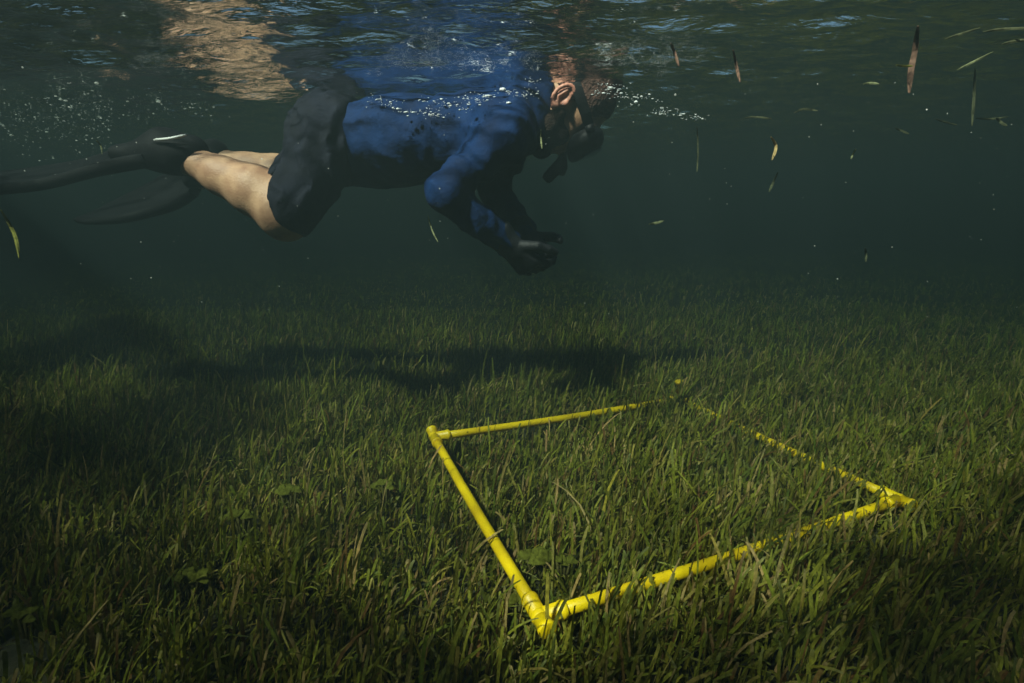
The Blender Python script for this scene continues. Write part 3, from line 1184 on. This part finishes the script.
drift([(863, 84), (871, 83), (879, 84)], 1.0, 2.6, 'pale', 'tiny flat pale leaf left of the wide brown leaf')
drift([(771, 137), (776, 147), (772, 160)], 1.05, 3.6, 'tan', 'short tan leaf curved like a bracket in open water')
drift([(733, 50), (736, 64), (740, 82)], 1.0, 3.4, 'brown', 'brown upright leaf between the swimmer\'s head and the wide brown leaf')
drift([(671, 43), (675, 54), (679, 66)], 1.0, 3.4, 'brown', 'small brown leaf under the surface nearest the swimmer\'s head')
drift([(697, 126), (698, 150), (697, 172)], 1.35, 2.0, 'dull', 'thin faint upright leaf in open water right of the head')
drift([(744, 118), (757, 117), (772, 119)], 1.25, 2.2, 'dull', 'faint level leaf above the curved tan leaf')
drift([(794, 113), (804, 109), (818, 111)], 1.2, 2.6, 'dull', 'short bent leaf up and right of the curved tan leaf')
drift([(649, 224), (656, 223), (664, 221)], 1.1, 3.0, 'pale', 'small pale leaf below and right of the face mask')
drift([(865, 248), (866, 254), (866, 262)], 1.2, 2.6, 'dull', 'tiny upright scrap above the far meadow on the right')
drift([(851, 159), (853, 154), (856, 149)], 1.1, 2.0, 'pale', 'tiny pale sliver right of the curved tan leaf')
drift([(769, 192), (773, 183), (778, 172)], 1.5, 3.0, 'dull', 'faint slanting leaf under the curved tan leaf')
drift([(1, 210), (13, 231), (17, 244), (19, 258)], 0.9, 4.0, 'green', 'yellow green curved leaf at the left edge under the fins')
drift([(96, 140), (101, 146), (102, 154)], 1.2, 2.2, 'pale', 'pale hooked leaf above the near fin blade')
drift([(541, 130), (541, 139), (542, 149)], 1.1, 2.0, 'pale', 'pale upright sliver in front of the gap under the chin')
drift([(428, 216), (432, 230), (438, 242)], 1.1, 1.8, 'pale', 'thin pale leaf hanging just below the bent elbow')
drift([(935, 119), (945, 122), (957, 125)], 1.3, 2.2, 'dull', 'faint flat leaf left of the foot of the faint upright leaf')
drift([(895, 128), (902, 131), (909, 134)], 1.3, 2.4, 'dull', 'faint small leaf lowest of the cluster at upper right')
drift([(975, 118), (990, 119), (1008, 117)], 1.3, 2.4, 'dull', 'faint flat leaf right of the foot of the faint upright leaf')
drift([(996, 118), (1002, 123), (1007, 126)], 1.2, 3.2, 'dull', 'stubby leaf at the right end of the faint cluster')

# ------------------------------------------------------------------ added floating leaves, out of view, to shade the edges
n = 40000
lx, ly = rng.uniform(-2.6, 2.6, n), rng.uniform(-1.1, 2.9, n)
drop = WATER_Z - 0.06
sx, sy = SUN_TRAVEL.x / -SUN_TRAVEL.z * drop, SUN_TRAVEL.y / -SUN_TRAVEL.z * drop
gap = 0.12 + 0.22 * np.clip(clump(lx, ly, 3.2, 81), 0, 1)  # gaps in the added mat let sun onto chosen patches of floor
for px, py, r_ in ((300, 455, .34), (430, 470, .26), (560, 500, .26), (690, 470, .30), (830, 455, .30), (545, 600, .13), (640, 575, .11),
                   (760, 545, .14), (400, 560, .10), (880, 510, .14), (230, 560, .09), (480, 400, .8), (750, 380, .7), (1010, 350, .45), (100, 370, .35)):
    g_ = PZ(px, py, 0.06)
    gap = np.maximum(gap, 1.35 * np.exp(-(((lx - g_[0] + sx) / r_) ** 2 + ((ly - g_[1] + sy) / r_) ** 2)))
cov = np.clip(1 - gap, 0, 1)
vis = np.abs(lx) < 0.97 * ly + 0.08                      # open water in front of the lens stays clear
kp = (rng.uniform(0, 1, n) < cov) & ~(vis & (ly > 0.52))
lx, ly = lx[kp], ly[kp]
n = len(lx)
la = rng.uniform(0, math.pi, n)
ll, lw = rng.uniform(0.035, 0.085, n), rng.uniform(0.0035, 0.0065, n)
V = np.zeros((n, 3, 2, 3), np.float32)
for i, e in enumerate((-1, 0, 1)):
    cx = lx + np.cos(la) * ll * e + np.sin(la) * 0.012 * (e == 0)
    cyy = ly + np.sin(la) * ll * e
    cz = water_z(cx, cyy) - 0.004 - rng.uniform(0, 0.02, n) * abs(e)
    for j, q in enumerate((-1, 1)):
        V[:, i, j] = np.stack([cx - np.sin(la) * lw * q, cyy + np.cos(la) * lw * q, cz], -1)
base = (np.arange(n) * 6)[:, None, None]
Fc = (base + np.array([[0, 1, 3, 2], [2, 3, 5, 4]])[None]).reshape(-1, 4)
tag(mesh_obj('added_shade_leaves', V.reshape(-1, 3), Fc, DL['dull']), 'added mat of floating leaves, out of view, that shades the edges', 'added shade mat', kind='stuff')

# ------------------------------------------------------------------ bubbles, sky-glint stand-ins and specks
ico = bmesh.new()
bmesh.ops.create_icosphere(ico, subdivisions=1, radius=1.0)
IV = np.array([v.co[:] for v in ico.verts])
IF = np.array([[v.index for v in f.verts] for f in ico.faces])
ico.free()


def cloud(name, pts, rad, mat, label, cat, flat=None):
    n = len(pts)
    sc3 = np.ones((n, 1, 3)) if flat is None else flat[:, None, :]
    V = (np.asarray(pts)[:, None, :] + IV[None] * np.asarray(rad)[:, None, None] * sc3).reshape(-1, 3)
    Fc = (IF[None] + (np.arange(n) * len(IV))[:, None, None]).reshape(-1, 3)
    o = mesh_obj(name, V, Fc, mat)
    tag(o, label, cat, kind='stuff')
    return o


m, nt, out = new_mat('glint_white')
fr = nt.nodes.new('ShaderNodeFresnel')
fr.inputs['IOR'].default_value = 1.6
d = nt.nodes.new('ShaderNodeBsdfDiffuse')
d.inputs['Color'].default_value = (0.85, 0.88, 0.88, 1)
gl = nt.nodes.new('ShaderNodeBsdfGlossy')
gl.inputs['Roughness'].default_value = 0.15
mx = nt.nodes.new('ShaderNodeMixShader')
nt.links.new(fr.outputs[0], mx.inputs[0])
nt.links.new(d.outputs[0], mx.inputs[1])
nt.links.new(gl.outputs[0], mx.inputs[2])
nt.links.new(mx.outputs[0], out.inputs['Surface'])
GLINT = m
m, nt, out = new_mat('fine_bubble')
d = nt.nodes.new('ShaderNodeBsdfDiffuse')
d.inputs['Color'].default_value = (0.75, 0.8, 0.74, 1)
t_ = nt.nodes.new('ShaderNodeBsdfTransparent')
mx = nt.nodes.new('ShaderNodeMixShader')
mx.inputs[0].default_value = 0.4
nt.links.new(t_.outputs[0], mx.inputs[1])
nt.links.new(d.outputs[0], mx.inputs[2])
nt.links.new(mx.outputs[0], out.inputs['Surface'])
FINE = m
SPECK = simple_mat('speck', (0.45, 0.45, 0.36), 0.9)


def surf_pts(n, x0, y0, x1, y1, Y, sy, sY=0.06):
    """points just under the surface along a line seen at (x0,y0)-(x1,y1)"""
    r_ = []
    for _ in range(n):
        t = random.random()
        q = P(x0 + (x1 - x0) * t, y0 + (y1 - y0) * t + random.gauss(0, sy), Y + random.gauss(0, sY))
        q[2] = min(q[2], float(water_z(q[0], q[1])) - 0.003)
        r_.append(q)
    return r_


pts = []  # white bubbles modelled in place of sky glints at the waterline
for x0, y0, x1, y1, Yc, nc in ((428, 112, 500, 98, 1.40, 16), (480, 100, 548, 88, 1.38, 12), (395, 106, 440, 110, 1.42, 6), (345, 100, 400, 106, 1.45, 4),
                               (598, 84, 645, 92, 1.36, 9), (625, 92, 700, 116, 1.40, 12)):
    for c_ in surf_pts(nc, x0, y0, x1, y1, Yc, 4.5, 0.04):
        for _ in range(random.randint(5, 22)):
            q = c_ + np.array([random.gauss(0, .012), random.gauss(0, .012), random.gauss(-.001, .0035)])
            q[2] = min(q[2], float(water_z(q[0], q[1])) - 0.0012)
            pts.append(q)
rad = rng.lognormal(math.log(0.0008), 0.6, len(pts))
flat = np.stack([rng.uniform(1, 2.6, len(pts)), rng.uniform(1, 2, len(pts)), rng.uniform(0.5, 1.0, len(pts))], -1)
cloud('bubbles', pts, rad, GLINT, 'white bubbles standing in for sky glints along the shoulder and head', 'bubbles', flat)
pts = surf_pts(420, -10, 122, 112, 122, 1.8, 20, 0.3) + surf_pts(140, 60, 108, 215, 104, 1.75, 7, 0.2)
rad = rng.lognormal(math.log(0.0011), 0.45, len(pts))
flat = np.stack([rng.uniform(1, 2.2, len(pts)), np.ones(len(pts)), rng.uniform(0.6, 1.0, len(pts))], -1)
cloud('bubbles', pts, rad, FINE, 'cloud of fine bubbles stirred up above the near fin blade', 'bubbles', flat)
pts = [P(random.uniform(0, 1024), random.uniform(60, 330), random.uniform(0.5, 2.2)) for _ in range(300)]
pts = [q for q in pts if 0.12 < q[2] < WATER_Z - 0.03]
rad = rng.lognormal(math.log(0.00048), 0.35, len(pts))
cloud('specks', pts, rad, FINE, 'fine pale specks suspended in the murky water', 'specks')

# ------------------------------------------------------------------ murky water body
m, nt, out = new_mat('haze')
pv = nt.nodes.new('ShaderNodeVolumePrincipled')
pv.inputs['Color'].default_value = (0.023, 0.0345, 0.036, 1)
pv.inputs['Absorption Color'].default_value = (0.0, 0.02, 0.012, 1)
pv.inputs['Density'].default_value = 0.80
pv.inputs['Anisotropy'].default_value = 0.0
nt.links.new(pv.outputs[0], out.inputs['Volume'])
x0, x1, y0, y1, z0, z1 = -17, 17, -9, 25, -1.1, 1.14
V = [(x, y, z) for z in (z0, z1) for y in (y0, y1) for x in (x0, x1)]
Fb = [(0, 2, 3, 1), (4, 5, 7, 6), (0, 1, 5, 4), (2, 6, 7, 3), (0, 4, 6, 2), (1, 3, 7, 5)]
tag(mesh_obj('haze', V, Fb, m, smooth=False), kind='stuff')
